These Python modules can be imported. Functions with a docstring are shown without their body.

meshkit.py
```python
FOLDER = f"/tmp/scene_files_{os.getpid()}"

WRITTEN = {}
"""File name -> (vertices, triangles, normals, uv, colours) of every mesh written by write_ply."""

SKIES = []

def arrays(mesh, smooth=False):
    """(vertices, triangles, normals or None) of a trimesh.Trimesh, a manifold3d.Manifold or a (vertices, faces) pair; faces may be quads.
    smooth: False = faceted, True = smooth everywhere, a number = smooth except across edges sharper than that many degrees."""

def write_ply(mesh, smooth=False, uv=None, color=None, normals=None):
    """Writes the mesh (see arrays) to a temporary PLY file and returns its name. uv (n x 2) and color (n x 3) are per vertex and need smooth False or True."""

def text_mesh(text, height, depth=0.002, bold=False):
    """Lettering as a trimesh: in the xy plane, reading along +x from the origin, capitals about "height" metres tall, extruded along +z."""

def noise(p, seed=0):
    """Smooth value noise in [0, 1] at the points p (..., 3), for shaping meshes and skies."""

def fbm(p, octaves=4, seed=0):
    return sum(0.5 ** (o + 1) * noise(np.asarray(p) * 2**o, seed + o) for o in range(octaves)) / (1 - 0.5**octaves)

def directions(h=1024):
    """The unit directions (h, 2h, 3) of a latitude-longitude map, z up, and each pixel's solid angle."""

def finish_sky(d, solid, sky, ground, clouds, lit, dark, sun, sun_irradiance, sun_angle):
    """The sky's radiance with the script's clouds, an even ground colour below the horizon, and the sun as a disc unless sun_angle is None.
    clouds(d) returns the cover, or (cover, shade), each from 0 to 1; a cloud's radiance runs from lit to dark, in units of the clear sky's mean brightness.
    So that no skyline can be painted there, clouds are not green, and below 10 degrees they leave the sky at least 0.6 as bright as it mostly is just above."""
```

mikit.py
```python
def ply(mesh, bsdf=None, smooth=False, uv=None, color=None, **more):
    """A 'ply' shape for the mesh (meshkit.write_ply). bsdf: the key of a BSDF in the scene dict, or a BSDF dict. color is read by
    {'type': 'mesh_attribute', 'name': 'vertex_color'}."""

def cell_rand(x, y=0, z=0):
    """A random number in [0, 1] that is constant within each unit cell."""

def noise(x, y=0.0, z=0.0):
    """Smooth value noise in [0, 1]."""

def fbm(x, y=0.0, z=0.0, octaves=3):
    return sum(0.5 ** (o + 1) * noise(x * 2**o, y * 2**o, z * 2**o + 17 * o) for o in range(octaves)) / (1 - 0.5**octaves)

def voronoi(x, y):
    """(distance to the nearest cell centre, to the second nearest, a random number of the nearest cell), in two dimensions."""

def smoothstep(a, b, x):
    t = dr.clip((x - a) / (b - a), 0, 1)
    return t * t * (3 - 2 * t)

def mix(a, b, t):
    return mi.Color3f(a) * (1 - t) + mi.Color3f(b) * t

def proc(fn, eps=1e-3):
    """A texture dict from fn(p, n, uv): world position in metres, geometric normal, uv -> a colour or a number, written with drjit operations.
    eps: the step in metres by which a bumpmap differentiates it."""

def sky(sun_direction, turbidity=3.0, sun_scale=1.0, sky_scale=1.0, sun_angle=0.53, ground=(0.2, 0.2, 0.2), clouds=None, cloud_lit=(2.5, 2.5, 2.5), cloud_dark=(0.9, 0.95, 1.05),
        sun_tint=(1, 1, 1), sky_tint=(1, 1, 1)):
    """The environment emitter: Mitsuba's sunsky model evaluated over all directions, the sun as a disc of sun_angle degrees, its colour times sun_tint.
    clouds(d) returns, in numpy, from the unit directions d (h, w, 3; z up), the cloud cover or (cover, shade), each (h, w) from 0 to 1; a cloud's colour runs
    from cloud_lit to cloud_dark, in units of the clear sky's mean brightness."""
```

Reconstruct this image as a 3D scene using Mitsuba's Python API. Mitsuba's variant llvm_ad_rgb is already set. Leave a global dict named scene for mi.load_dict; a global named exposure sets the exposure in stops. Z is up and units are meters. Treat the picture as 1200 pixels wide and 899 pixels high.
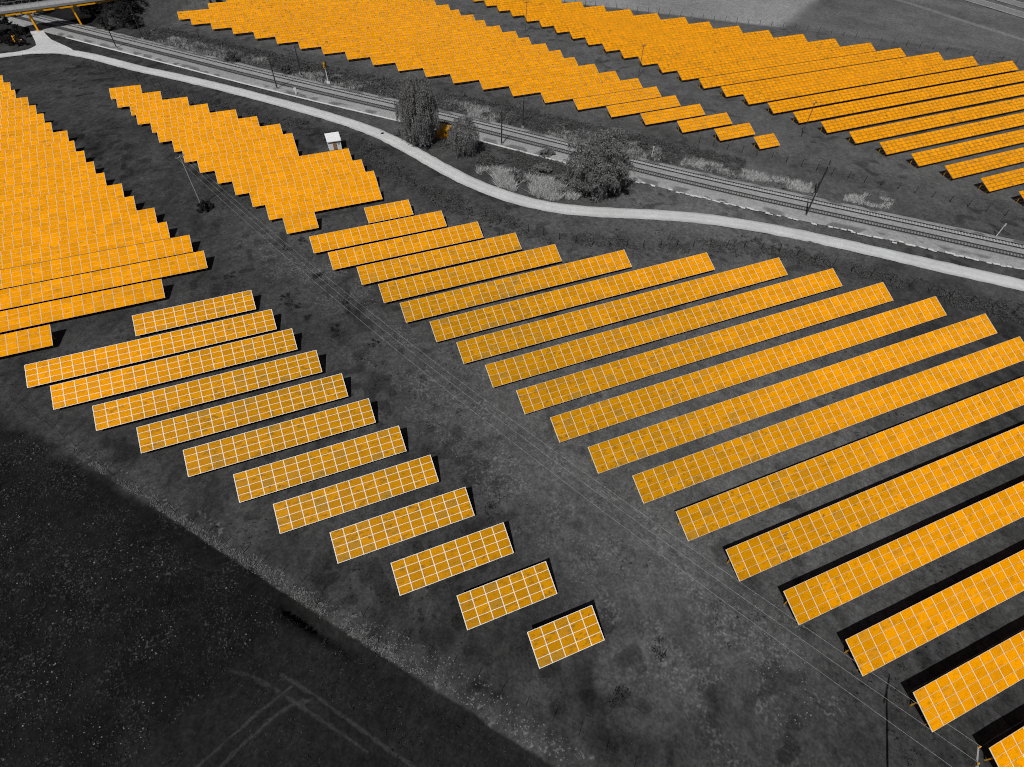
import math
import numpy as np
import drjit as dr
import mitsuba as mi
import mikit
import meshkit
from mikit import proc, noise, fbm, voronoi, smoothstep, mix, cell_rand

T = mi.ScalarTransform4f
RNG = np.random.default_rng(11)
scene, labels = {'type': 'scene'}, {}

# ------------------------------------------------------------------ camera, sky, exposure
YAW, PITCH, ROLL, CAM_H, FOCAL = 0.403420583, 0.843179626, 0.0247378328, 69.2942, 657.0
_f = np.array([math.sin(YAW) * math.cos(PITCH), math.cos(YAW) * math.cos(PITCH), -math.sin(PITCH)])
_r = np.array([math.cos(YAW), -math.sin(YAW), 0.0])
_u = np.cross(_r, _f)
_up = -math.sin(ROLL) * _r + math.cos(ROLL) * _u
EYE = np.array([0, 0, CAM_H])
scene['camera'] = {'type': 'perspective', 'fov': math.degrees(2 * math.atan(600 / FOCAL)), 'fov_axis': 'x', 'near_clip': 0.5, 'far_clip': 9000.0,
                   'to_world': T().look_at(origin=EYE.tolist(), target=(EYE + 100 * _f).tolist(), up=_up.tolist())}
SUN = (-0.50, -0.49, 1.0)
# a black-and-white photograph: the daylight is neutral
scene['sky'] = mikit.sky(SUN, turbidity=3, sky_scale=0.45, sun_tint=(0.835, 1.0, 1.285), sky_tint=(1.55, 1.05, 0.72), ground=(0.05, 0.05, 0.05))
exposure = 1.3

# ------------------------------------------------------------------ helpers
def put(key, mesh, bsdf, smooth=False, uv=None, **kw):
    scene[key] = mikit.ply(mesh, bsdf, smooth=smooth, uv=uv, **kw)
    return key

USED = {}
def numbered(name):
    USED[name] = USED.get(name, -1) + 1
    return name if USED[name] == 0 else f'{name}_{USED[name]:03d}'

def tag(key, label, category, group=None, kind=None):
    labels[key] = {'label': label, 'category': category}
    if group: labels[key]['group'] = group
    if kind: labels[key]['kind'] = kind

def structure(key, label):
    labels[key] = {'label': label, 'kind': 'structure'}

def stuff(key, label, category):
    labels[key] = {'label': label, 'category': category, 'kind': 'stuff'}

BOXF = np.array([[0, 2, 3, 1], [4, 5, 7, 6], [0, 1, 5, 4], [2, 6, 7, 3], [0, 4, 6, 2], [1, 3, 7, 5]])
def box(a, b):
    a, b = np.minimum(a, b), np.maximum(a, b)
    v = np.array([[x, y, z] for z in (a[2], b[2]) for y in (a[1], b[1]) for x in (a[0], b[0])], float)
    return v, BOXF

def beam(p, q, w, h=None, up=(0, 0, 1)):
    """A square bar from p to q."""
    p, q = np.asarray(p, float), np.asarray(q, float)
    h = w if h is None else h
    d = (q - p) / np.linalg.norm(q - p)
    up = np.asarray(up, float)
    if abs(d @ up) > 0.98: up = np.array([1.0, 0, 0])
    s = np.cross(d, up); s /= np.linalg.norm(s)
    n = np.cross(s, d)
    v = [c + s * a * w / 2 + n * b * h / 2 for c in (p, q) for b in (-1, 1) for a in (-1, 1)]
    return np.array(v), BOXF

def join(parts):
    vs, fs, k = [], [], 0
    for v, f in parts:
        f = np.asarray(f)
        if f.shape[1] == 4:
            f = np.vstack([f[:, [0, 1, 2]], f[:, [0, 2, 3]]])
        vs.append(v); fs.append(f + k); k += len(v)
    return np.vstack(vs), np.vstack(fs)

def tube(path, radius, sides=6):
    path = np.asarray(path, float)
    radius = np.broadcast_to(np.asarray(radius, float), (len(path),))
    t = np.gradient(path, axis=0); t /= np.linalg.norm(t, axis=1, keepdims=True)
    ref = np.where(np.abs(t[:, 2:]) < 0.9, [[0, 0, 1.0]], [[1.0, 0, 0]])
    a = np.cross(t, ref); a /= np.linalg.norm(a, axis=1, keepdims=True)
    b = np.cross(t, a)
    ang = np.arange(sides) * 2 * np.pi / sides
    v = (path[:, None] + radius[:, None, None] * (np.cos(ang)[None, :, None] * a[:, None] + np.sin(ang)[None, :, None] * b[:, None])).reshape(-1, 3)
    f = []
    for i in range(len(path) - 1):
        for j in range(sides):
            k = (j + 1) % sides
            f.append([i * sides + j, i * sides + k, (i + 1) * sides + k, (i + 1) * sides + j])
    f = np.array(f)
    f = np.vstack([f[:, [0, 1, 2]], f[:, [0, 2, 3]]])
    n0, n1 = len(v), len(v) + 1
    v = np.vstack([v, path[0], path[-1]])
    caps = [[n0, (j + 1) % sides, j] for j in range(sides)] + [[n1, (len(path) - 1) * sides + j, (len(path) - 1) * sides + (j + 1) % sides] for j in range(sides)]
    return v, np.vstack([f, np.array(caps)])

def spline(points, n):
    from scipy.interpolate import CubicSpline
    p = np.asarray(points, float)
    s = np.r_[0, np.cumsum(np.linalg.norm(np.diff(p, axis=0), axis=1))]
    return CubicSpline(s, p)(np.linspace(0, s[-1], n))

def normals2(c):
    t = np.gradient(c, axis=0); t /= np.linalg.norm(t, axis=1, keepdims=True)
    return np.stack([-t[:, 1], t[:, 0]], 1)

def grid_faces(nu, nv):
    i, j = np.meshgrid(np.arange(nu - 1), np.arange(nv - 1), indexing='ij')
    a = (i * nv + j).ravel()
    return np.stack([a, a + nv, a + nv + 1, a + 1], 1)

def rgb(v):
    return {'type': 'rgb', 'value': [v, v, v] if np.isscalar(v) else list(v)}

def matte(key, color, rough=0.8, spec=0.3, two=True):
    b = {'type': 'principled', 'base_color': rgb(color) if not isinstance(color, dict) else color, 'roughness': rough, 'specular': spec}
    scene[key] = {'type': 'twosided', 'bsdf': b} if two else b

# ------------------------------------------------------------------ materials
def panel_color(p, n, uv):
    iu, iv = dr.floor(uv.x * 0.5), dr.floor(uv.y * 0.5)
    u, v = uv.x - 2 * iu, uv.y - 2 * iv                    # 0..1 inside one panel
    r1, r2 = cell_rand(iu, iv, 3), cell_rand(iu, iv, 7)
    # soil: view-angle sheen painted into the colour, darker below the camera; streaks patchy everywhere
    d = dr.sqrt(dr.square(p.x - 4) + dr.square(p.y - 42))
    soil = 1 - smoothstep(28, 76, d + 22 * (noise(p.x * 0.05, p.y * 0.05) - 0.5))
    streak = fbm(p.x * 1.7 + 31, p.y * 4.6, p.z, octaves=3)
    fine = noise(p.x * 5.0, p.y * 13.0 + 9)
    patch = smoothstep(0.50, 0.72, streak) * (0.35 + 0.65 * smoothstep(0.3, 0.75, fine))
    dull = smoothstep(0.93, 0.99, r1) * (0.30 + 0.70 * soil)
    cell = dr.maximum(smoothstep(0.40, 0.5, dr.abs(u * 10 - dr.floor(u * 10) - 0.5)), smoothstep(0.40, 0.5, dr.abs(v * 6 - dr.floor(v * 6) - 0.5)))
    sheen_tone = mi.Color3f(0.93, 0.348, 0.0)
    square_on_tone = mi.Color3f(0.60, 0.252, 0.001)
    c = sheen_tone * (1 - soil) + square_on_tone * soil
    c = c * (0.88 + 0.22 * r2)
    c = c * (1 - cell * 0.16)
    grit = smoothstep(0.60, 0.80, noise(p.x * 0.9 + 40, p.y * 1.6, p.z * 2)) * smoothstep(0.45, 0.8, noise(p.x * 2.3, p.y * 3.1, 5.0))
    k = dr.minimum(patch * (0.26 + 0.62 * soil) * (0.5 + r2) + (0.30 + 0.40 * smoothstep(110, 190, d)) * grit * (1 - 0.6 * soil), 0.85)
    c = c * (1 - k) + mi.Color3f(0.25, 0.13, 0.015) * k
    k = dull * 0.75
    return c * (1 - k) + mi.Color3f(0.29, 0.175, 0.03) * k

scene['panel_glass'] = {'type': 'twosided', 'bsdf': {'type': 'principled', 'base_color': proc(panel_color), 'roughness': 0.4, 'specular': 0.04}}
matte('white_frame', 0.80, 0.5)
matte('grey_frame', 0.55, 0.5)
matte('dull_frame', 0.36, 0.5)
matte('dark_frame', 0.14, 0.5)
matte('cream_frame', (0.70, 0.68, 0.62), 0.5)
matte('amber_steel', (0.52, 0.25, 0.01), 0.5)
matte('galvanised', 0.30, 0.5)
matte('dark_steel', 0.035, 0.6)
matte('white_paint', 0.80, 0.5)
matte('roof_sheet', 0.78, 0.5)
matte('concrete_light', 0.62, 0.8)
matte('concrete_grey', 0.26, 0.9)
matte('amber_paint', (0.95, 0.42, 0.004), 0.5)
matte('door_brown', (0.33, 0.19, 0.10), 0.6)
matte('black_paint', 0.02, 0.6)
matte('rail_steel', 0.035, 0.5)
matte('sleeper_pale', 0.40, 0.9)
matte('sleeper_dark', 0.10, 0.9)
matte('bark', 0.06, 0.9)
matte('wire_pale', 0.45, 0.6)
matte('pole_pale', 0.33, 0.8)
matte('pole_dark', 0.07, 0.8)

# ------------------------------------------------------------------ the ground
S0, SN, SA = np.array([-27.8, 50.9]), np.array([0.776, 0.631]), np.array([0.631, -0.776])
RAIL = spline([(-135, 358), (-90, 306), (-62, 273.6), (-27.2, 233.4), (12.4, 187.9), (50.4, 146.3), (87.9, 102.8), (123.1, 66.1), (160, 28), (210, -22)], 400)
PATH = spline([(-112, 243), (-95, 249.5), (-79.2, 252.6), (-71.3, 253.0), (-62.7, 251.2), (-55.5, 246.2), (-37.5, 226.5), (-27.4, 216.3), (-4.0, 190.9), (15.5, 167.3), (25.0, 153.0), (32.3, 136.8),
               (39.2, 121.3), (46.0, 110.9), (53.6, 103.4), (62.6, 98.0), (79.2, 89.8), (94.6, 78.8), (111.8, 62.2), (129.9, 43.9), (150, 24), (190, -15)], 420)

def ditch(x, y):
    """Depth of the short ditch at the foot of the strip, and of the step down into the meadow."""
    s = (x - S0[0]) * SN[0] + (y - S0[1]) * SN[1]
    a = (x - S0[0]) * SA[0] + (y - S0[1]) * SA[1]
    along = np.clip((a - 20.5) / 1.5, 0, 1) * np.clip((36 - a) / 10, 0, 1)
    d = -1.7 * along * np.clip(1.25 - np.abs(s + 1.15) / 0.95, 0, 1)
    step = np.clip((a - 20) / 6, 0, 1)
    return d - 0.45 * step / (1 + np.exp(np.clip((s + 0.3) * 6, -30, 30)))

def ground_z(x, y):
    x, y = np.asarray(x, float), np.asarray(y, float)
    p = np.stack([x, y, 0 * x], -1)
    z = 0.30 * (meshkit.fbm(p / 9.0, 3, 5) - 0.5) + 0.10 * (meshkit.noise(p / 1.3, 9) - 0.5)
    s = (x - S0[0]) * SN[0] + (y - S0[1]) * SN[1]
    z = z + np.where(s < 0, 0.16 * (meshkit.noise(p / 0.85, 21) - 0.5), 0)
    return z * np.exp(-np.maximum(0, np.hypot(x - 90, y - 150) - 260) / 300) + ditch(x, y)

def seg(px, py, a, b):
    """Distance to a segment, drjit."""
    dx, dy = b[0] - a[0], b[1] - a[1]
    t = dr.clip(((px - a[0]) * dx + (py - a[1]) * dy) / (dx * dx + dy * dy), 0, 1)
    return dr.sqrt(dr.square(px - a[0] - dx * t) + dr.square(py - a[1] - dy * t))

def ground_color(p, n, uv):
    x, y = p.x, p.y
    big = fbm(x * 0.035, y * 0.035, 1.0, octaves=3)
    mid = fbm(x * 0.22 + 5, y * 0.22, 2.0, octaves=3)
    fine = fbm(x * 1.5, y * 1.5, 3.0, octaves=3)
    speck = smoothstep(0.70, 0.86, noise(x * 3.1, y * 3.1, 7.0))
    s = (x - S0[0]) * SN[0] + (y - S0[1]) * SN[1]
    a = (x - S0[0]) * SA[0] + (y - S0[1]) * SA[1]
    wob = 1.6 * (noise(x * 0.5, y * 0.5, 11.0) - 0.5)
    # grass between the rows
    g = 0.055 + 0.040 * (big - 0.5) + 0.046 * (mid - 0.5) + 0.026 * (fbm(x * 0.9 - y * 0.5, y * 0.30 + x * 0.2, 8.0) - 0.5)
    nrm = x * 0.743 + y * 0.669
    g = g + 0.026 * smoothstep(112, 126, nrm) * (1 - smoothstep(152, 160, nrm)) * smoothstep(-30, 25, x)
    # worn lane between the two near blocks
    lane = 1 - smoothstep(2.0, 13.0, seg(x, y, (-8, 118), (20, 42)) + 14 * (mid - 0.5))
    lane = dr.maximum(lane, 1 - smoothstep(3.0, 14.0, seg(x, y, (20, 42), (33, 5)) + 12 * (mid - 0.5)))
    stony = smoothstep(0.45, 0.75, noise(x * 0.28, y * 0.28, 43.0)) * smoothstep(0.55, 0.85, noise(x * 4.3, y * 4.3, 7.0))
    g = g + lane * (0.018 + 0.055 * stony)
    # a scraped round place at the front end of the lane
    rd = dr.sqrt(dr.square(x - 21.5) + dr.square(y - 9.5)) + 3.0 * (mid - 0.5)
    g = g + 0.016 * (1 - smoothstep(4.5, 6.5, rd)) - 0.014 * smoothstep(5.5, 6.5, rd) * (1 - smoothstep(7.0, 9.5, rd))
    # short turf under the centre block
    cb = smoothstep(8, 30, x) * smoothstep(-5, 25, y) * (1 - smoothstep(95, 120, y))
    g = g + cb * 0.046 * (1 - smoothstep(70, 105, x + 0.4 * (40 - y)))
    g = g - 0.012 * (1 - smoothstep(6, 40, y + 0.4 * x)) - 0.008 * smoothstep(-20, -45, x)  # lens corner falloff painted in: ground darker at front and left
    # beyond the railway
    beyond = smoothstep(0, 14, x * 0.743 + y * 0.669 - 152)
    g = g + beyond * 0.046
    # dark patches of weeds
    wn = noise(x * 0.55, y * 0.55, 19.0) + 0.35 * (fine - 0.5)
    weed = smoothstep(0.66, 0.80, wn) * smoothstep(0.45, 0.65, noise(x * 0.09, y * 0.09, 23.0))
    g = g * (1 - 0.40 * weed)
    # hayfield and fallow at the back
    bf = (x - 132.7) * 0.655 + (y - 241.8) * 0.755          # beyond the rear fence
    hay = smoothstep(-1, 2, bf) * (1 - smoothstep(-5, 5, (x - 198.3) * 0.522 - (y - 193.8) * 0.853))
    fallow = smoothstep(-1, 2, bf) * (1 - hay)
    g = g * (1 - hay) + hay * (0.25 + 0.06 * (mid - 0.5) + 0.12 * (big - 0.5))
    g = g * (1 - fallow) + fallow * (0.108 + 0.13 * (fbm(x * 0.05 + y * 0.03, y * 0.012 - x * 0.012, 4.0) - 0.5) + 0.05 * (mid - 0.5))
    g = g + fallow * 0.06 * (1 - smoothstep(0.8, 2.2, dr.abs(x - 270.5 + 0.07 * (y - 170))))
    # ploughed field and meadow below the strip
    edge = (x + 15.6) * 0.519 - (y - 32.3) * 0.855          # > 0: meadow
    soft = 2.2 * (1 - smoothstep(-28, 6, a))
    low = 1 - smoothstep(-0.30 - soft, 0.15 + 0.6 * soft, s + wob * (0.18 + 0.5 * soft))
    meadow = low * smoothstep(-1.2, 1.2, edge + wob)
    plough = low - meadow
    clod = smoothstep(0.66, 0.9, noise(x * 5.2, y * 5.2, 31.0)) * smoothstep(0.35, 0.75, noise(x * 0.35, y * 0.35, 37.0))
    g = g * (1 - low) + plough * (0.0105 + 0.010 * (mid - 0.3) + 0.035 * clod) + meadow * (0.0165 + 0.010 * (mid - 0.4))
    # stony strip
    strip = smoothstep(-0.25, 0.15, s + wob * 0.18) * (1 - smoothstep(1.6, 3.0, s + wob)) * smoothstep(-40, -8, a)
    g = g + strip * (0.010 + 0.075 * speck * smoothstep(0.4, 0.6, noise(x * 0.6, y * 0.6, 41.0)))
    # wheel tracks in the meadow
    def trail(pts):
        d = mi.Float(1e3)
        for k in range(len(pts) - 1):
            d = dr.minimum(d, seg(x, y, pts[k], pts[k + 1]))
        return d
    w = dr.minimum(trail([(-16.5, 25.6), (-13.4, 22.2), (-10.9, 19.0), (-9.0, 16.6), (-5.8, 12.6), (-2.0, 8.0)]), trail([(-22.4, 28.6), (-19.5, 26.6), (-17.3, 24.4), (-15.0, 21.7), (-12.7, 19.0), (-9.1, 14.7)]))
    w = dr.minimum(w, dr.minimum(trail([(-15.6, 24.0), (-16.8, 23.6), (-19.4, 22.7), (-23.0, 21.1), (-28.0, 18.8)]), trail([(-13.8, 21.8), (-15.4, 22.2), (-17.7, 21.7), (-21.4, 20.1), (-26.0, 17.8)])))
    g = g + meadow * 0.022 * (1 - smoothstep(0.0, 0.30, w + 0.6 * (fine - 0.5))) * (0.4 + 1.2 * mid)
    # banks along the path stay dark
    bank = 1 - smoothstep(2.0, 6.5, seg(x, y, (-52, 234), (12, 156)))
    bank = dr.maximum(bank, 1 - smoothstep(1.5, 4.5, seg(x, y, (26, 125), (48, 92))))
    bank = dr.maximum(bank, 1 - smoothstep(1.0, 3.4, seg(x, y, (48, 92), (90, 72))))
    bank = dr.maximum(bank, 1 - smoothstep(1.0, 3.4, seg(x, y, (90, 72), (125, 34))))
    g = g * (1 - 0.12 * bank * (0.5 + mid))
    # the dark floor round the bridge and the wood
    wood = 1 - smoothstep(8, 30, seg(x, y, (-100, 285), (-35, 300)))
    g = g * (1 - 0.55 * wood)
    g = g * (0.66 + 0.68 * fine) * (0.74 + 0.52 * noise(x * 4.6, y * 4.6, 5.0))
    return mi.Color3f(dr.maximum(g, 0.004))

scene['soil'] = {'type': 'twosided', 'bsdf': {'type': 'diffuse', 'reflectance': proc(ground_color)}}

gx = np.r_[(-75 - np.cumsum(0.55 * 1.5 ** np.arange(1, 22)))[::-1], np.arange(-75, 60, 0.55), np.arange(60, 330, 1.0), 330 + np.cumsum(1.0 * 1.5 ** np.arange(0, 20))]
gy = np.r_[(-22 - np.cumsum(0.55 * 1.5 ** np.arange(1, 22)))[::-1], np.arange(-22, 110, 0.55), np.arange(110, 330, 1.0), 330 + np.cumsum(1.0 * 1.5 ** np.arange(0, 20))]
X, Y = np.meshgrid(gx, gy, indexing='ij')
Z = ground_z(X, Y)
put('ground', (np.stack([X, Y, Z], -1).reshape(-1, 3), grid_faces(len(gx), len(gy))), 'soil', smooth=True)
structure('ground', 'dark grass and bare soil under the solar tables, ploughed field at lower left')

# path, with its spur to the bridge
def ribbon(c, offsets, zs, rough=0.0, seed=1):
    n = normals2(c)
    s = np.r_[0, np.cumsum(np.linalg.norm(np.diff(c, axis=0), axis=1))]
    rows, uvs = [], []
    for k, (o, z) in enumerate(zip(offsets, zs)):
        w = rough * (meshkit.fbm(np.stack([s / 1.8, 0 * s + 7.3 * k, 0 * s + seed], 1), 3) - 0.5) if k in (0, len(offsets) - 1) else 0
        q = c + n * (o + w)[:, None] if rough and k in (0, len(offsets) - 1) else c + n * o
        rows.append(np.c_[q, np.full(len(q), z)]); uvs.append(np.c_[np.full(len(q), o), s])
    v = np.stack(rows, 1).reshape(-1, 3); uv = np.stack(uvs, 1).reshape(-1, 2)
    f = grid_faces(len(c), len(offsets))
    return (v, f[:, ::-1]), uv

def path_color(p, n, uv):
    a = fbm(p.x * 0.25, p.y * 0.25, 1.0)
    f = fbm(p.x * 2.2, p.y * 2.2, 5.0)
    edge = smoothstep(1.2, 2.1, dr.abs(uv.x) + 0.9 * (f - 0.5))
    rut = 1 - smoothstep(0.1, 0.5, dr.abs(dr.abs(uv.x) - 0.85))
    return mi.Color3f((0.56 + 0.14 * (a - 0.5) + 0.03 * rut) * (0.90 + 0.20 * f) * (1 - 0.25 * edge))

scene['path_gravel'] = {'type': 'twosided', 'bsdf': {'type': 'diffuse', 'reflectance': proc(path_color)}}
m, uv = ribbon(PATH, [-2.15, -1.4, 0, 1.4, 2.15], [0.10, 0.215, 0.24, 0.215, 0.10], 0.4)
put('path', m, 'path_gravel', smooth=True, uv=uv)
structure('path', 'pale gravel path curving beside the railway')
spur = np.array([(-57.0, 248.5), (-58.3, 252.2), (-65.8, 264.6), (-68.2, 271.5), (-69.6, 276), (-71, 284), (-75.2, 284), (-73.6, 276), (-72.6, 272.2), (-70.6, 264.5), (-69.6, 259.4), (-71.5, 256.0), (-75, 254.3), (-68, 250.0)])
from shapely.geometry import Polygon
import trimesh
def flat_polygon(pts, z):
    v, f = trimesh.creation.triangulate_polygon(Polygon(pts), engine='earcut')
    v = np.c_[v, np.full(len(v), z)]
    a, b, c = v[f[:, 0]], v[f[:, 1]], v[f[:, 2]]
    flip = np.cross(b - a, c - a)[:, 2] < 0
    f = np.array(f); f[flip] = f[flip][:, ::-1]
    return v, f
sv, sf = flat_polygon(spur, 0.205)
put('path_001', (sv, sf), 'path_gravel', uv=np.c_[0 * sv[:, 0], sv[:, 1]])
structure('path_001', 'pale gravel spur from the path up to the bridge')

# ballast bed with two tracks
def ballast_color(p, n, uv):
    o = uv.x
    f = fbm(p.x * 2.4, p.y * 2.4, 1.0)
    a = fbm(p.x * 0.12, p.y * 0.12, 2.0)
    d = dr.minimum(dr.minimum(dr.abs(o - 0.75), dr.abs(o + 0.75)), dr.minimum(dr.abs(o - 3.35), dr.abs(o - 4.85)))
    rust = 1 - smoothstep(0.06, 0.34, d)
    bed = 1 - smoothstep(1.0, 1.6, dr.abs(o))
    weeds = smoothstep(0.5, 0.7, noise(p.x * 0.35, p.y * 0.35, 9.0)) * smoothstep(2.6, 3.6, dr.abs(o - 1.2) - 1.0)
    g = (0.31 + 0.07 * (a - 0.5)) * (0.72 + 0.56 * f) * (1 - 0.45 * rust) * (1 - 0.12 * bed) * (1 - 0.5 * weeds)
    return mi.Color3f(g)
scene['ballast_stone'] = {'type': 'twosided', 'bsdf': {'type': 'diffuse', 'reflectance': proc(ballast_color)}}
m, uv = ribbon(RAIL, [-4.75, -4.0, -2.6, -1.4, 0, 1.4, 2.05, 2.7, 4.1, 5.5, 6.2, 7.4], [0.05, 0.30, 0.36, 0.42, 0.42, 0.42, 0.40, 0.42, 0.42, 0.42, 0.36, 0.05], 0.5, 3)
put('railway_ballast', m, 'ballast_stone', smooth=True, uv=uv)
structure('railway_ballast', 'grey stone ballast bed of the double track railway')

# road at the far right
roadc = spline([(289, 262), (295.5, 225), (299.8, 196), (301.0, 175), (302, 150), (303, 100), (304, 40)], 80)
def road_color(p, n, uv):
    f = fbm(p.x * 0.8, p.y * 0.8, 1.0)
    line = 1 - smoothstep(0.10, 0.16, dr.abs(dr.abs(uv.x) - 3.7))
    return mi.Color3f(0.21 * (0.8 + 0.4 * f) * (1 - line) + 0.6 * line)
scene['asphalt'] = {'type': 'twosided', 'bsdf': {'type': 'diffuse', 'reflectance': proc(road_color)}}
m, uv = ribbon(roadc, [-4.3, 0, 4.3], [0.22, 0.27, 0.22])
put('road', m, 'asphalt', smooth=True, uv=uv); structure('road', 'grey road in the far right corner')
m, uv = ribbon(roadc + np.array([13.5, 0]), [-4.0, 0, 4.0], [0.22, 0.27, 0.22])
put('road_001', m, 'asphalt', smooth=True, uv=uv); structure('road_001', 'second carriageway at the far right corner')

# ------------------------------------------------------------------ railway tracks
RN = normals2(RAIL)
RS = np.r_[0, np.cumsum(np.linalg.norm(np.diff(RAIL, axis=0), axis=1))]
def rail_at(o):
    return RAIL + RN * o
def sweep_bar(c, w, z0, z1):
    n = normals2(c)
    l, r = c + n * w / 2, c - n * w / 2
    v = np.stack([np.c_[l, 0 * l[:, 0] + z0], np.c_[l, 0 * l[:, 0] + z1], np.c_[r, 0 * r[:, 0] + z1], np.c_[r, 0 * r[:, 0] + z0]], 1).reshape(-1, 3)
    f = []
    for k in range(3):
        i = np.arange(len(c) - 1) * 4 + k
        f.append(np.stack([i, i + 4, i + 5, i + 1], 1))
    f.append(np.array([[0, 1, 2, 3], [len(v) - 1, len(v) - 2, len(v) - 3, len(v) - 4]]))
    return v, np.vstack(f)
for off, sl, what in ((0.0, 'sleeper_dark', 'near railway track with dark sleepers, on the side of the gravel path'), (4.1, 'sleeper_pale', 'far railway track with pale concrete sleepers, on the side of the back blocks')):
    t = numbered('railway_track')
    tag(t, what, 'railway track')
    for k, o in enumerate((-0.75, 0.75)):
        put(f'{t}__rail' + ('' if k == 0 else '_001'), sweep_bar(rail_at(off + o), 0.10, 0.46, 0.63), 'rail_steel')
    c = rail_at(off)
    ss = np.arange(1, RS[-1] - 1, 0.62)
    cx, cy = np.interp(ss, RS, c[:, 0]), np.interp(ss, RS, c[:, 1])
    nx, ny = np.interp(ss, RS, RN[:, 0]), np.interp(ss, RS, RN[:, 1])
    hl = 0.66 if sl == 'sleeper_pale' else 0.9
    parts = [beam((x - a * hl, y - b * hl, 0.45), (x + a * hl, y + b * hl, 0.45), 0.26, 0.12) for x, y, a, b in zip(cx, cy, nx, ny)]
    put(f'{t}__sleepers', join(parts), sl)
    labels[f'{t}__sleepers'] = {'kind': 'stuff'}
# cable trough: lids of pale concrete, the right half overgrown and broken
tr = rail_at(-5.15)
gaps = meshkit.noise(np.c_[RS / 2.3, 0 * RS, 0 * RS], 4)
ss = np.arange(2, RS[-1] - 2, 1.0)
lids = []
for s_ in ss:
    x, y = np.interp(s_, RS, tr[:, 0]), np.interp(s_, RS, tr[:, 1])
    x1, y1 = np.interp(s_ + 0.97, RS, tr[:, 0]), np.interp(s_ + 0.97, RS, tr[:, 1])
    if x < -61.5: continue
    if x > 62 and RNG.random() < 0.22: continue
    j = RNG.normal(0, 0.22 if x > 62 else 0.015, 2)
    lids.append(beam((x + j[0], y + j[1], 0.26), (x1 + j[0], y1 + j[1], 0.26), 0.46 if x < 62 else RNG.uniform(0.12, 0.45), 0.16))
put('cable_trough__lids', join(lids), 'concrete_light'); labels['cable_trough__lids'] = {'kind': 'stuff'}
tag('cable_trough', 'pale concrete cable trough running along the near edge of the ballast', 'cable trough')

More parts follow.
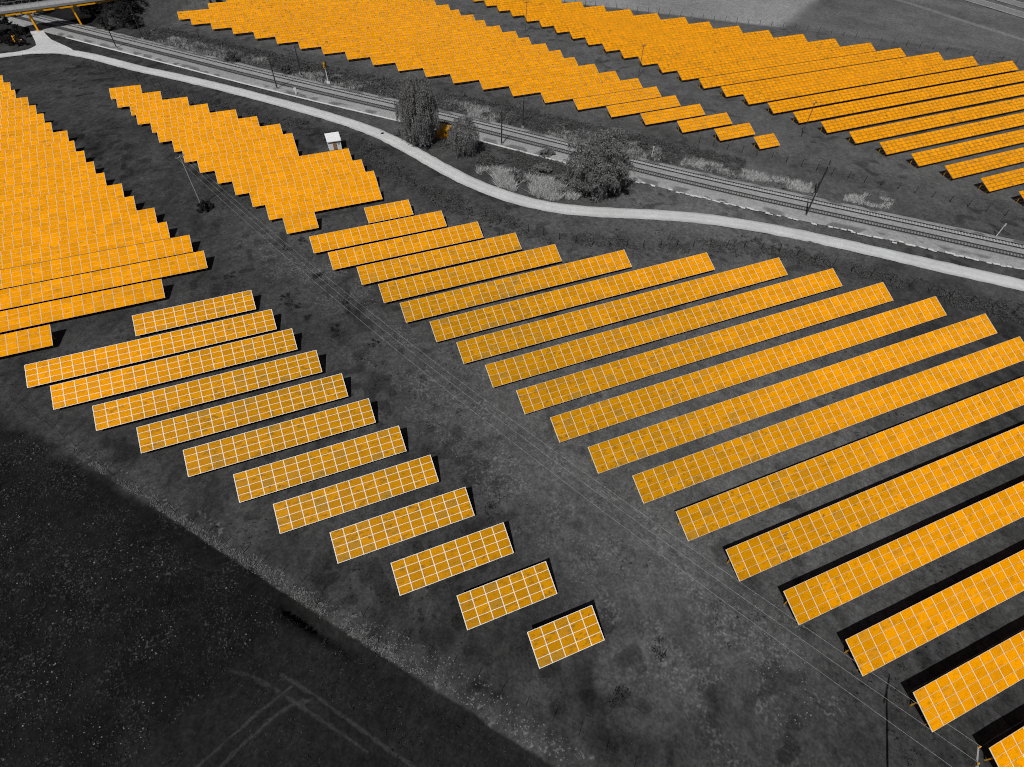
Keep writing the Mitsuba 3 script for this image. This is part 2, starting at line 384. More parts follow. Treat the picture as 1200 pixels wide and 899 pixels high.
# ------------------------------------------------------------------ solar tables
W, TILT, SLOPE, ZB = 1.67, math.radians(24.456), 4.062, 0.80
PH = SLOPE / 4
CT, ST = math.cos(TILT), math.sin(TILT)
NVAR = 24
PANEL_CACHE, FRAME_CACHE, BEAM_CACHE = {}, {}, {}

STYLE = {'a': (0.095, 0.06, 0.046, 0.029, 'white_frame'), 'b': (0.085, 0.03, 0.040, 0.016, 'grey_frame'), 'c': (0.10, 0.085, 0.042, 0.006, 'dull_frame'), 'e': (0.10, 0.10, 0.042, 0.006, 'dark_frame'), 'd': (0.085, 0.045, 0.041, 0.014, 'cream_frame')}
def panel_mesh(style):
    gx_, gy_ = STYLE[style][:2]
    v, f = box((gx_ / 2, gy_ / 2, -0.035), (W - gx_ / 2, PH - gy_ / 2, 0.0))
    return v, f
def panel_uv(v, var):
    return np.c_[v[:, 0] / W + 2 * (var % 6), v[:, 1] / PH + 2 * (var // 6)]
def panel_ply(style, var):
    if (style, var) not in PANEL_CACHE:
        v, f = panel_mesh(style)
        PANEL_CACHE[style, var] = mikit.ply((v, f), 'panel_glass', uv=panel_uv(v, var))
    return PANEL_CACHE[style, var]

def frame_ply(style, n):
    if (style, n) not in FRAME_CACHE:
        bars = []
        hw = STYLE[style][2]
        for i in range(n + 1):
            x = min(max(i * W, hw), n * W - hw)
            bars.append(box((x - hw, 0, -0.05), (x + hw, SLOPE, 0.012)))
        hh = STYLE[style][3]
        for j in range(5):
            y = min(max(j * PH, hh), SLOPE - hh)
            z = 0.010 if style in 'ad' else -0.006
            for i in range(n):
                bars.append(box((i * W + hw + 0.001, y - hh, -0.045), ((i + 1) * W - hw - 0.001, y + hh, z)))
        FRAME_CACHE[style, n] = mikit.ply(join(bars), STYLE[style][4])
    return FRAME_CACHE[style, n]

SUPPORT = mikit.ply(join([beam((0, 0.75, -0.95), (0, 0.75, 0.80 * ST / CT * 0 + 0.80 * 0.41 - 0.22), 0.12), beam((0, 2.75, -0.95), (0, 2.75, 2.75 * ST / CT - 0.24), 0.12),
                          beam((0, 0.2, 0.2 * ST / CT - 0.17), (0, 3.5, 3.5 * ST / CT - 0.17), 0.10, 0.12)]), 'amber_steel')
def purlin_ply(n):
    if n not in BEAM_CACHE:
        BEAM_CACHE[n] = mikit.ply(box((0.05, -0.04, -0.12), (n * W - 0.05, 0.04, -0.055)), 'galvanised')
    return BEAM_CACHE[n]

def far_panels(style, n, seed):
    v0, f0 = panel_mesh(style)
    f0 = f0[[1, 2, 3, 4, 5]]
    rng = np.random.default_rng(seed)
    vs, fs, us = [], [], []
    k = 0
    for i in range(n):
        for j in range(4):
            vs.append(v0 + [i * W, j * PH, 0]); fs.append(f0 + k); k += 8
            us.append(panel_uv(v0, int(rng.integers(NVAR))))
    return np.vstack(vs), np.vstack(fs), np.vstack(us)

TABLES = []
def table(block, group, place, x0, y, n, style, single):
    key = numbered('solar_table')
    tag(key, f'{place}, {n} columns wide' if block == 'L' else place, 'solar panels', group)
    M = T().translate([x0, y, ZB]).rotate([1, 0, 0], math.degrees(TILT))
    scene[f'{key}__frame'] = {**frame_ply(style, n), 'to_world': M}
    if single:
        rng = np.random.default_rng(len(TABLES) + 50)
        c = 0
        for j in range(4):
            for i in range(n):
                nm = f'{key}__panel' + ('' if c == 0 else f'_{c:03d}')
                scene[nm] = {**panel_ply(style, int(rng.integers(NVAR))), 'to_world': M @ T().translate([i * W, j * PH, 0])}
                c += 1
    else:
        v, f, uv = far_panels(style, n, len(TABLES) + 50)
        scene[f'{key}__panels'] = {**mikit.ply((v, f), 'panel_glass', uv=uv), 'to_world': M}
        labels[f'{key}__panels'] = {'kind': 'stuff'}
    for k, yy in enumerate((0.55, 3.45)):
        scene[f'{key}__beam' + ('' if k == 0 else '_001')] = {**purlin_ply(n), 'to_world': M @ T().translate([0, yy, 0])}
    ns = max(2, round(n * W / 7.5) + 1)
    for k, xx in enumerate(np.linspace(0.45, n * W - 0.45, ns)):
        scene[f'{key}__support' + ('' if k == 0 else f'_{k:03d}')] = {**SUPPORT, 'to_world': T().translate([x0 + xx, y, ZB])}
    TABLES.append((block, x0, y, n))

def ordinal(k):
    return f"{k}{'th' if 10 < k % 100 < 14 else {1: 'st', 2: 'nd', 3: 'rd'}.get(k % 10, 'th')}"

# near left block, from the front
L = [(10.65, 15.09, 5), (4.48, 22.05, 7), (-1.83, 28.92, 9), (-8.08, 35.80, 11), (-14.34, 42.65, 13), (-18.89, 49.38, 14), (-25.22, 56.25, 16), (-31.45, 63.02, 18), (-37.74, 69.85, 20), (-44.12, 76.70, 22), (-48.48, 83.18, 23), (-33.0, 90.05, 12)]
for k, (x0, y, n) in enumerate(L):
    table('L', 'solar tables of the near left block', f'solar table in near left block, {ordinal(k + 1)} row from its front', x0, y, n, 'a', True)
# centre block, from the front; the front rows run out of the frame at the right
C = [(50.1, -12.9, 34), (47.0, -6.15, 35), (44.21, 0.82, 34), (41.33, 7.97, 37), (38.06, 15.0, 40), (35.12, 21.95, 43), (32.54, 28.95, 47), (28.97, 35.57, 49), (26.13, 42.55, 48), (23.40, 49.43, 46), (20.74, 56.40, 44), (18.02, 63.16, 41), (15.29, 69.83, 35), (11.65, 76.62, 28), (9.24, 83.38, 22), (6.55, 90.10, 20), (2.21, 96.82, 19), (-0.42, 103.72, 17), (12.41, 110.68, 6)]
for k, (x0, y, n) in enumerate(C):
    p = f'solar table in the centre block, {ordinal(k + 1)} row from its front'
    table('C', 'solar tables of the centre block', p, x0, y, n, 'd', k < 18)
# left edge block: the rows run out of the frame at the left
D = [-45.9, -28.3, -20.6, -23.1, -27.4, -29.9, -34.2, -36.9, -40.9, -43.6, -46.2, -49.0, -51.2, -55.6, -58.2, -60.9, -63.7, -67.8, -70.0, -73.0]
DL = [-56, -57.5, -59, -60.5, -62, -63.5, -65.5, -67, -68.5, -70.5, -72, -74, -75.5, -77.5, -79, -81, -82.5, -85, -87, -89]
for k, x1 in enumerate(D):
    y = 92.6 + 6.80 * k
    n = int(round((x1 - DL[k]) / W)) + 3
    table('D', 'solar tables of the left edge block', f'solar table in the block at the left edge, {ordinal(k + 1)} row from its front', x1 - n * W, y, n, 'b', k < 9)
# stepped block below the path
M_ = [(-4.6, 112.75, None, 2.08), (-7.5, 119.45, None, 17.5), (-10.3, 126.2, None, 18.1), (-13.5, 132.8, None, 16.5), (-17.0, 139.6, None, 14.6), (-20.7, 146.4, None, 2.6), (-24.0, 153.1, None, 2.5), (-26.3, 159.8, None, 0.5), (-29.9, 166.7, None, -4.7), (-31.6, 173.2, None, -9.9), (-35.3, 179.8, None, -16.9), (-37.1, 186.6, None, -22.2), (-40.9, 193.5, None, -29.2), (-43.0, 200.4, None, -34.6)]
for k, (x0, y, _n, x1) in enumerate(M_):
    table('M', 'solar tables of the stepped block by the path', f'solar table in the stepped block by the path, {ordinal(k + 1)} row from its front', x0, y, int(round((x1 - x0) / W)), 'b', False)
# block behind the railway
F1L = [116.4, 109.3, 102.4, 95.3, 88.6, 81.8, 74.8, 67.7, 60.9, 54.0, 47.4, 40.4, 33.9, 27.1, 20.5, 13.9, 7.2, 0.6, -6.2, -13.0, -19.7, -24.0, -12.9, -6.0]
F1R = [123.7, 120.3, 118.4, 114.7, 112.8, 109.4, 107.5, 103.7, 101.8, 98.2, 96.5, 93.2, 90.2, 88.4, 85.2, 83.0, 80.0, 78.2, 74.9, 71.4, 68.5, 65.5, 62.5, 59.5]
for k, (x0, x1) in enumerate(zip(F1L, F1R)):
    table('F1', 'solar tables of the block behind the railway', f'solar table in the block behind the railway, {ordinal(k + 1)} row from its front', x0, 109.3 + 7.70 * k, max(3, int(round((x1 - x0) / W))), 'c', False)
# far right block
F2L = [157.8, 154.8, 151.8, 148.9, 146.1, 143.1, 140.4, 137.3, 134.6, 131.8, 128.8, 126.1, 123.3, 120.8, 118.0, 115.4, 112.7, 109.9, 107.5, 104.8, 102.2, 99.4, 96.6, 93.9, 91.5, 88.8]
F2R = [182, 190, 198, 206, 214, 222, 230, 240, 237.4, 228.5, 220.8, 211.4, 204.4, 195.8, 188.8, 179.6, 170.8, 163.9, 157.4, 149.1, 142.5, 134.5, 128.4, 122.5, 116.5, 110.5]
for k, (x0, x1) in enumerate(zip(F2L, F2R)):
    y = 71.8 + 7.76 * (k - 1) if k < 10 else 140.9 + 7.82 * (k - 10)
    table('F2', 'solar tables of the far right block', f'solar table in the far right block, {ordinal(k + 1)} row from its front', x0, y, int(round((x1 - x0) / W)), 'e', False)

# ------------------------------------------------------------------ fences
def fence(pts, spacing, height, label, post_w=0.17, wires=(0.4, 0.95, 1.5), lean=0.0, mat='black_paint'):
    key = numbered('wire_fence')
    tag(key, label, 'fence')
    c = np.asarray(pts, float)
    s = np.r_[0, np.cumsum(np.linalg.norm(np.diff(c, axis=0), axis=1))]
    ss = np.arange(0, s[-1], spacing)
    x, y = np.interp(ss, s, c[:, 0]), np.interp(ss, s, c[:, 1])
    rng = np.random.default_rng(len(pts))
    for k in range(len(ss)):
        l = rng.normal(0, 0.05 + lean, 2)
        h = height * rng.uniform(0.92, 1.05)
        put(f'{key}__post' + ('' if k == 0 else f'_{k:03d}'), tube([(x[k], y[k], -0.3), (x[k] + l[0], y[k] + l[1], h)], [post_w / 2, post_w / 2 * 0.8], 6), mat)
    for k, z in enumerate(wires):
        put(f'{key}__wire' + ('' if k == 0 else f'_{k:03d}'), tube(np.c_[x, y, np.full(len(x), z)], 0.006, 3), 'dark_steel')

PF = [(-52.7, 233.4), (-27.4, 202.6), (-5.3, 175.7), (12.3, 155.5), (20.7, 141.1), (25.5, 125.6), (32.5, 111.5), (39.9, 102.0), (47.3, 93.2), (55.9, 86.6), (69.6, 80.8), (88.8, 72.2), (98.1, 62.9), (107.9, 51.7), (121.1, 37.4), (136, 21)]
fence(spline(PF, 200), 3.6, 1.9, 'post and wire fence on the dark bank between the gravel path and the centre block')
fence([(-50, 81), (-44.4, 73.8), (-33.3, 58.4), (-21.5, 45.0), (-16.3, 39.3), (-11.3, 34.0), (-2.0, 23.5), (5.9, 14.8), (12.1, 7.7), (17.5, 1.2), (22, -4)], 3.1, 1.7, 'post and wire fence in front of the near left block, along the stony strip', wires=(0.5, 1.1, 1.6), post_w=0.075)
fence([(104, 119), (110.5, 112), (117.3, 105.1), (124.9, 94.2), (129.2, 88.9), (137, 80.5), (142.1, 74.2), (147.6, 66.6), (154, 59)], 3.8, 1.8, 'post and wire fence between the far railway track and the far right block')
fence([(112, 259), (132.7, 241.8), (154.9, 222.2), (180.9, 200.8), (194.7, 189.5), (230.3, 151.2), (247.8, 130.8), (262, 113)], 4.4, 1.8, 'post and wire fence along the back of the far right block, before the hayfield')
# little railing beside the path
key = 'railing'
tag(key, 'short dark railing beside the pale path at the left edge, below the bridge', 'railing')
for k, (x, y) in enumerate([(-71.6, 247.8), (-69.6, 247.6), (-67.6, 247.2), (-65.7, 246.6)]):
    put(f'{key}__post' + ('' if k == 0 else f'_{k:03d}'), beam((x, y, -0.2), (x, y, 1.15), 0.10), 'dark_steel')
for k, z in enumerate((0.6, 1.1)):
    put(f'{key}__rail' + ('' if k == 0 else f'_{k:03d}'), tube([(-71.8, 247.8, z), (-69.6, 247.6, z), (-67.6, 247.2, z), (-65.5, 246.6, z)], 0.05, 6), 'dark_steel')

# ------------------------------------------------------------------ power line across the near field
def power_pole(name, base, h, label, mat, arm_dir, arm, top_w=0.08, base_w=0.12, insul='concrete_light'):
    key = numbered(name)
    tag(key, label, 'power pole')
    b = np.array([base[0], base[1], -0.6])
    put(f'{key}__shaft', tube([b, b + [0, 0, h * 0.5], b + [0, 0, h + 0.6]], [base_w, (base_w + top_w) / 2, top_w], 10), mat, smooth=True)
    d = np.array([arm_dir[0], arm_dir[1], 0.0]); d /= np.linalg.norm(d)
    z = h - 0.25
    put(f'{key}__crossarm', beam(np.array([base[0], base[1], z]) - d * arm / 2, np.array([base[0], base[1], z]) + d * arm / 2, 0.13, 0.16), mat)
    att = []
    for k, a in enumerate((-0.47, 0.05, 0.47)):
        q = np.array([base[0], base[1], z + 0.1]) + d * arm * a
        put(f'{key}__insulator' + ('' if k == 0 else f'_{k:03d}'), tube([q, q + [0, 0, 0.12], q + [0, 0, 0.30]], [0.04, 0.075, 0.05], 8), insul)
        att.append(q + [0, 0, 0.3])
    return att

def wires(key, label, A, B, sag, r, mat):
    tag(key, label, 'power line')
    for k, (p, q) in enumerate(zip(A, B)):
        t = np.linspace(0, 1, 40)[:, None]
        path = p * (1 - t) + q * t
        path[:, 2] -= 4 * sag * t[:, 0] * (1 - t[:, 0])
        put(f'{key}__wire' + ('' if k == 0 else f'_{k:03d}'), tube(path, r, 4), mat)

a1 = power_pole('power_pole', (-21.2, 132.7), 11.5, 'pale power pole in the dark lane between left edge block and stepped block', 'pole_pale', (0.7, 0.42), 1.9, insul='concrete_grey')
a2 = power_pole('power_pole', (39.2, -8.1), 14.4, 'power pole at the bottom right, only its crossarm end in the frame', 'pole_pale', (2.2, 1.48), 3.4, insul='amber_paint')
wires('power_line', 'three thin pale wires crossing the lane between the two near blocks', a1, a2, 4.9, 0.010, 'wire_pale')
fp = [(79.0, 274.0), (95.9, 220.0), (112.9, 165.9), (133.2, 112.4), (153.5, 58.9)]
names_ = [None, 'dark pole at the top, in the lane between the two back blocks, farthest one seen', 'dark pole in the lane between the two back blocks, middle one', 'thin dark pole at the left ends of the far right block rows, nearest one', None]
att = []
for (x, y), nm, nx_ in zip(fp, names_, range(5)):
    if nm is None:
        att.append([np.array([x, y, 9.3]) + np.array([0.9, 0.33, 0]) * k for k in (-1, 0, 1)])
    else:
        att.append(power_pole('power_pole', (x, y), 9.3, nm, 'pole_dark', (0.93, 0.34), 1.9, 0.08, 0.11, 'concrete_grey'))
for k in range(4):
    wires(f'power_line_{k + 1:03d}', ['wires of the back power line, farthest span at the top edge', 'wires of the back power line, span between farthest and middle pole', 'wires of the back power line, span between middle and nearest pole', 'wires of the back power line, span from nearest pole to the right'][k], att[k], att[k + 1], 0.9, 0.010, 'dark_steel')

# ------------------------------------------------------------------ railway furniture
def mast(x, y, side, label):
    key = numbered('catenary_mast')
    tag(key, label, 'railway mast')
    i = int(np.argmin(np.hypot(RAIL[:, 0] - x, RAIL[:, 1] - y)))
    n = np.r_[RN[i], 0] * side                              # towards the tracks
    b = np.array([x, y, 0.2])
    H = 8.6
    put(f'{key}__footing', tube([b - [0, 0, 0.3], b + [0, 0, 0.35]], [0.42, 0.40], 8), 'concrete_grey')
    put(f'{key}__shaft', tube([b + [0, 0, 0.3], b + [0, 0, H]], [0.19, 0.13], 8), 'dark_steel', smooth=40)
    top, low = b + [0, 0, 7.4], b + [0, 0, 5.9]
    tip = b + n * 2.9 + [0, 0, 6.5]
    put(f'{key}__bracket', join([tube([top, tip + [0, 0, 0.9]], 0.05, 6), tube([low, tip + [0, 0, 0.9]], 0.05, 6), tube([low + n * 0.3, tip], 0.04, 6)]), 'dark_steel')
    for k, (p, q) in enumerate(((top, tip + [0, 0, 0.9]), (low, tip + [0, 0, 0.9]))):
        d = (q - p) / np.linalg.norm(q - p)
        put(f'{key}__insulator' + ('' if k == 0 else '_001'), tube([p + d * 0.25, p + d * 0.45, p + d * 0.65], [0.07, 0.11, 0.07], 8), 'concrete_grey')
    return b
for (x, y), w in zip([(-44.2, 248.0), (2.6, 193.9), (53.5, 136.4), (106.0, 79.9)], ['leftmost, nearest the bridge', 'between bridge and weeping tree', 'between the two big trees', 'rightmost, beyond the bushy willow']):
    mast(x, y, 1, f'dark railway mast on the path side of the tracks, {w}')
for (x, y), w in zip([(-36.2, 255.2), (11.0, 201.6), (62.9, 144.1), (114.6, 86.4)], ['leftmost, nearest the bridge', 'beside the signal with amber head', 'between the two big trees', 'rightmost, beyond the bushy willow']):
    mast(x, y, -1, f'dark railway mast on the far side of the tracks, {w}')

# signal with an amber head
b = np.array([17.9, 193.4, 0.0])
tag('railway_signal', 'railway signal post with amber and black head beside the far track', 'railway signal')
put('railway_signal__post', tube([b, b + [0, 0, 5.4]], [0.12, 0.09], 8), 'white_paint')
put('railway_signal__base', box(b + [-0.5, -0.5, -0.1], b + [0.5, 0.5, 0.55]), 'concrete_light')
put('railway_signal__head', join([box(b + [-0.45, -0.38, 4.5], b + [0.05, -0.14, 6.1])]), 'amber_paint')
put('railway_signal__back_board', box(b + [0.07, -0.36, 4.6], b + [0.52, -0.12, 6.3]), 'black_paint')
for k, z in enumerate((4.85, 5.3, 5.75)):
    put('railway_signal__lamp' + ('' if k == 0 else f'_{k:03d}'), tube([b + [-0.2, -0.382, z], b + [-0.2, -0.55, z]], [0.13, 0.13], 8), 'black_paint')
put('railway_signal__marker_plate', box(b + [0.1, -0.2, 2.6], b + [0.5, -0.14, 3.1]), 'black_paint')
put('railway_signal__ladder', join([beam(b + [sx, 0.3, 0.5], b + [sx, 0.3, 4.6], 0.05) for sx in (-0.2, 0.2)] + [beam(b + [-0.2, 0.3, z], b + [0.2, 0.3, z], 0.04) for z in np.arange(0.7, 4.6, 0.35)]), 'galvanised')

# white kilometre post on the trough and two slim pale posts
b = np.array([7.4, 187.9, 0.25])
tag('marker_post', 'small white marker post standing on the pale cable trough', 'marker post')
put('marker_post__post', beam(b, b + [0, 0, 1.5], 0.34, 0.30), 'white_paint')
put('marker_post__board', box(b + [-0.42, -0.19, 1.25], b + [0.30, -0.157, 1.95]), 'white_paint')
for (x, y), w in (((87.3, 116.1), 'slim pale post beside the far track, right of the bushy willow'), ((140.4, 58.3), 'slim pale post beside the far track at the right edge')):
    k = numbered('signal_post')
    tag(k, w, 'post')
    put(f'{k}__shaft', tube([(x, y, -0.2), (x, y, 3.3)], [0.10, 0.08], 8), 'concrete_light')
    put(f'{k}__plate', box((x - 0.14, y - 0.14, 2.7), (x + 0.14, y - 0.105, 3.35)), 'concrete_light')

# transformer kiosk behind the stepped block
def at(c, ang, pts):
    ca, sa = math.cos(ang), math.sin(ang)
    p = np.asarray(pts, float)
    return np.stack([c[0] + p[:, 0] * ca - p[:, 1] * sa, c[1] + p[:, 0] * sa + p[:, 1] * ca, p[:, 2]], 1)
def rbox(c, ang, a, b_):
    v, f = box(a, b_)
    return at(c, ang, v), f
kc, ka = (12.1, 150.3), -0.02
tag('transformer_kiosk', 'small white transformer kiosk with sloping pale roof behind the stepped block', 'kiosk')
put('transformer_kiosk__wall', rbox(kc, ka, (-1.6, -1.45, -0.1), (1.6, 1.45, 2.25)), 'white_paint')
v = np.array([[-1.8, -1.75, 2.26], [1.8, -1.75, 2.26], [1.8, 1.7, 3.0], [-1.8, 1.7, 3.0], [-1.8, -1.75, 2.40], [1.8, -1.75, 2.40], [1.8, 1.7, 3.14], [-1.8, 1.7, 3.14]])
put('transformer_kiosk__roof', (at(kc, ka, v), np.array([[0, 3, 2, 1], [4, 5, 6, 7], [0, 1, 5, 4], [1, 2, 6, 5], [2, 3, 7, 6], [3, 0, 4, 7]])), 'roof_sheet')
put('transformer_kiosk__door', rbox(kc, ka, (-0.45, -1.53, 0.05), (0.45, -1.452, 2.0)), 'door_brown')
put('transformer_kiosk__door__handle', rbox(kc, ka, (0.28, -1.58, 1.0), (0.36, -1.532, 1.2)), 'dark_steel')
put('transformer_kiosk__vent', rbox(kc, ka, (0.75, -1.50, 1.3), (1.3, -1.452, 1.8)), 'galvanised')

# amber hut half hidden between the trees
hc, ha = (41.0, 146.9), -0.83
tag('trackside_hut', 'amber trackside hut half hidden between the weeping tree and its smaller neighbour', 'hut')
put('trackside_hut__wall', rbox(hc, ha, (-1.7, -1.2, 0), (1.7, 1.2, 2.3)), 'amber_paint')
put('trackside_hut__roof', rbox(hc, ha, (-1.95, -1.45, 2.31), (1.95, 1.45, 2.5)), 'amber_steel')
put('trackside_hut__door', rbox(hc, ha, (-0.5, -1.27, 0.1), (0.4, -1.202, 2.0)), 'amber_steel')
put('trackside_hut__step', rbox(hc, ha, (-1.9, -2.1, 0.0), (1.9, -1.28, 0.35)), 'amber_paint')
put('trackside_hut__vent', rbox(hc, ha, (0.8, -1.25, 1.3), (1.4, -1.202, 1.8)), 'black_paint')

# drain cover on the path, amber skip at the thicket
tag('drain_cover', 'small dark round cover lying on the pale path near the weeping tree', 'drain cover')
put('drain_cover', tube([(25.5, 153.6, 0.20), (25.5, 153.6, 0.30)], [0.48, 0.45], 14), 'black_paint')
sc, sa_ = (-75.3, 263.6), 0.5
tag('site_machine', 'small amber machine with a pale nose parked in the dark thicket below the bridge', 'machine')
put('site_machine__body', rbox(sc, sa_, (-1.0, -0.7, 0.45), (0.8, 0.7, 1.5)), 'amber_paint')
put('site_machine__cab', rbox(sc, sa_, (-0.9, -0.6, 1.501), (0.1, 0.6, 2.6)), 'amber_paint')
put('site_machine__nose', rbox(sc, sa_, (0.801, -0.6, 0.5), (1.4, 0.6, 1.0)), 'white_paint')
for k, (x, y) in enumerate(((-0.7, -0.85), (0.7, -0.85), (-0.7, 0.85), (0.7, 0.85))):
    p = at(sc, sa_, [(x, y - 0.14, 0.45), (x, y + 0.14, 0.45)])
    put('site_machine__wheel' + ('' if k == 0 else f'_{k:03d}'), tube(p, 0.45, 12), 'black_paint')

# ------------------------------------------------------------------ road bridge over the railway
tag('road_bridge', 'road bridge on amber girders crossing the railway in the top left corner', 'bridge')
bd = np.array([15.3, 3.35]); bd /= np.linalg.norm(bd)
bo = np.array([-71.5, 274.3])                              # a point of the near edge
ang = math.atan2(bd[1], bd[0])
put('road_bridge__deck', rbox(bo, ang, (-17, 0.0, 7.0), (62, 6.2, 7.35)), 'concrete_grey')
put('road_bridge__kerb', rbox(bo, ang, (-17, -0.25, 6.85), (62, -0.003, 7.55)), 'concrete_grey')
put('road_bridge__kerb_001', rbox(bo, ang, (-17, 6.203, 6.85), (62, 6.45, 7.55)), 'concrete_grey')
for k, y in enumerate((0.15, 2.9, 5.6)):
    put('road_bridge__girder' + ('' if k == 0 else f'_{k:03d}'), rbox(bo, ang, (-17, y, 6.1), (62, y + 0.4, 6.998)), 'amber_steel')
put('road_bridge__fascia', join([rbox(bo, ang, (x, -0.10, 6.05), (x + ln, 0.12, 6.5)) for x, ln in ((-6, 4.5), (-1, 4.2), (5.5, 3.4), (10.5, 4.2), (16, 6))]), 'amber_paint')
n_ = 0
for x in (0.6, 14.2):
    for y in (0.9, 5.2):
        pq = at(bo, ang, [(x + (0.5 if x > 5 else 0.3), y, -0.3), (x, y, 6.09)])
        put('road_bridge__pier' + ('' if n_ == 0 else f'_{n_:03d}'), beam(pq[0], pq[1], 0.55, 0.55), 'amber_paint' if y < 2 else 'amber_steel'); n_ += 1
put('road_bridge__crosshead', rbox(bo, ang, (0.1, 0.4, 5.5), (1.1, 5.7, 6.05)), 'amber_steel')
put('road_bridge__crosshead_001', rbox(bo, ang, (13.7, 0.4, 5.5), (14.7, 5.7, 6.05)), 'amber_steel')
for q, yy in enumerate((-0.12, 6.33)):
    rail_parts = [rbox(bo, ang, (x, yy - 0.04, 7.551), (x + 0.08, yy + 0.04, 8.5)) for x in np.arange(-16.5, 61.5, 2.4)] + [rbox(bo, ang, (-16.5, yy - 0.03, 8.501), (61.5, yy + 0.03, 8.58))]
    put('road_bridge__parapet' + ('' if q == 0 else '_001'), join(rail_parts), 'galvanised')
put('road_bridge__abutment', rbox(bo, ang, (-19, -0.5, -0.3), (-16.0, 6.7, 6.09)), 'concrete_grey')
put('road_bridge__abutment_001', rbox(bo, ang, (60.0, -0.5, -0.3), (63, 6.7, 6.09)), 'concrete_grey')

# earth bank under the far end of the bridge
u_, w_ = np.meshgrid(np.linspace(16.5, 60, 60), np.linspace(-9, 15, 40), indexing='ij')
hb = np.clip((u_ - 17.5) / 9.0, 0, 1) * 5.6 * np.clip(1.35 - np.abs(w_ - 3.1) / 9.0, 0, 1)
pts = at(bo, ang, np.c_[u_.ravel(), w_.ravel(), 0 * u_.ravel()])
pts[:, 2] = np.minimum(hb.ravel(), 5.9) - 0.25 + 0.5 * (meshkit.fbm(pts / 2.2, 3) - 0.5)
put('bridge_bank', (pts, grid_faces(60, 40)), 'soil', smooth=True)
structure('bridge_bank', 'dark overgrown earth bank under the far end of the road bridge')

# ------------------------------------------------------------------ vegetation
def leaf_mat(key, v, trans=0.25):
    def fn(p, n, uv):
        return mi.Color3f(v * (0.60 + 0.80 * uv.x))
    scene[key] = {'type': 'principledthin', 'base_color': proc(fn), 'roughness': 0.7, 'diff_trans': 2 * trans, 'spec_trans': 0.0}
leaf_mat('leaf_dark', 0.125)
leaf_mat('leaf_mid', 0.22)
leaf_mat('leaf_pale', 0.23)
leaf_mat('straw', 0.50)
leaf_mat('turf_blade', 0.10)
leaf_mat('weed_leaf', 0.035)

def quads(c, d, s, rng):
    """Leaf quads at c, long along d (n x 3), half sizes s (n x 2), each a folded diamond of two triangles."""
    n = len(c)
    r = rng.normal(size=(n, 3)); w = np.cross(d, r); w /= np.linalg.norm(w, axis=1, keepdims=True) + 1e-9
    a = d * s[:, :1]; b = w * s[:, 1:]
    v = np.stack([c - a, c + b, c + a, c - b], 1).reshape(-1, 3)
    f = np.arange(n)[:, None] * 4 + np.array([[0, 1, 2, 3]])
    uv = np.repeat(np.c_[rng.random(n), np.zeros(n)], 4, axis=0)
    return v, f, uv
def unit(v): return v / (np.linalg.norm(v, axis=1, keepdims=True) + 1e-9)
def merge(parts):
    k, V, F, U = 0, [], [], []
    for v, f, u in parts:
        V.append(v); F.append(f + k); U.append(u); k += len(v)
    return np.vstack(V), np.vstack(F), np.vstack(U)
def put_leaves(key, parts, mat):
    v, f, u = merge(parts)
    put(key, (v, f), mat, uv=u)

def clump_leaves(centers, radii, per, size, rng, droop=0.0, squash=0.8):
    n = len(centers) * per
    c = np.repeat(centers, per, axis=0); r = np.repeat(radii, per)
    o = unit(rng.normal(size=(n, 3))) * (rng.random((n, 1)) ** 0.45) * r[:, None] * [1, 1, squash]
    d = unit(unit(rng.normal(size=(n, 3))) + [0, 0, -droop])
    s = size * rng.uniform(0.6, 1.3, (n, 1)) * np.array([[1.0, 0.45]])
    return quads(c + o, d, s, rng)

def strands(starts, lengths, step, size, out, rng):
    """Hanging twigs: leaves along a line that falls from each start."""
    cs = []
    for p, l, o in zip(starts, lengths, out):
        t = np.arange(0, l, step)
        q = p + np.c_[o[0] * np.sqrt(t), o[1] * np.sqrt(t), -t] + rng.normal(0, 0.09, (len(t), 3))
        cs.append(q)
    c = np.vstack(cs)
    d = unit(np.c_[rng.normal(0, 0.35, (len(c), 2)), -np.ones(len(c))])
    s = size * rng.uniform(0.7, 1.3, (len(c), 1)) * np.array([[1.0, 0.28]])
    return quads(c, d, s, rng)

def trunk_mesh(base, h, r, rng, limbs=7, spread=3.0):
    b = np.array([base[0], base[1], -0.3])
    parts = [tube(np.array([b, b + [0.1, 0.05, h * 0.3], b + [0.25, 0.1, h * 0.62], b + [0.2, 0.3, h * 0.9]]), [r * 1.25, r * 0.9, r * 0.6, r * 0.15], 9)]
    for k in range(limbs):
        z = h * rng.uniform(0.22, 0.7); a = rng.uniform(0, 2 * np.pi); l = spread * rng.uniform(0.6, 1.0)
        p = b + [0.15, 0.08, z]
        q = p + [math.cos(a) * l, math.sin(a) * l, l * rng.uniform(0.4, 0.9)]
        m = (p + q) / 2 + [0, 0, -0.12 * l]
        parts.append(tube([p, m, q], [r * 0.42, r * 0.28, r * 0.07], 6))
    return join(parts)

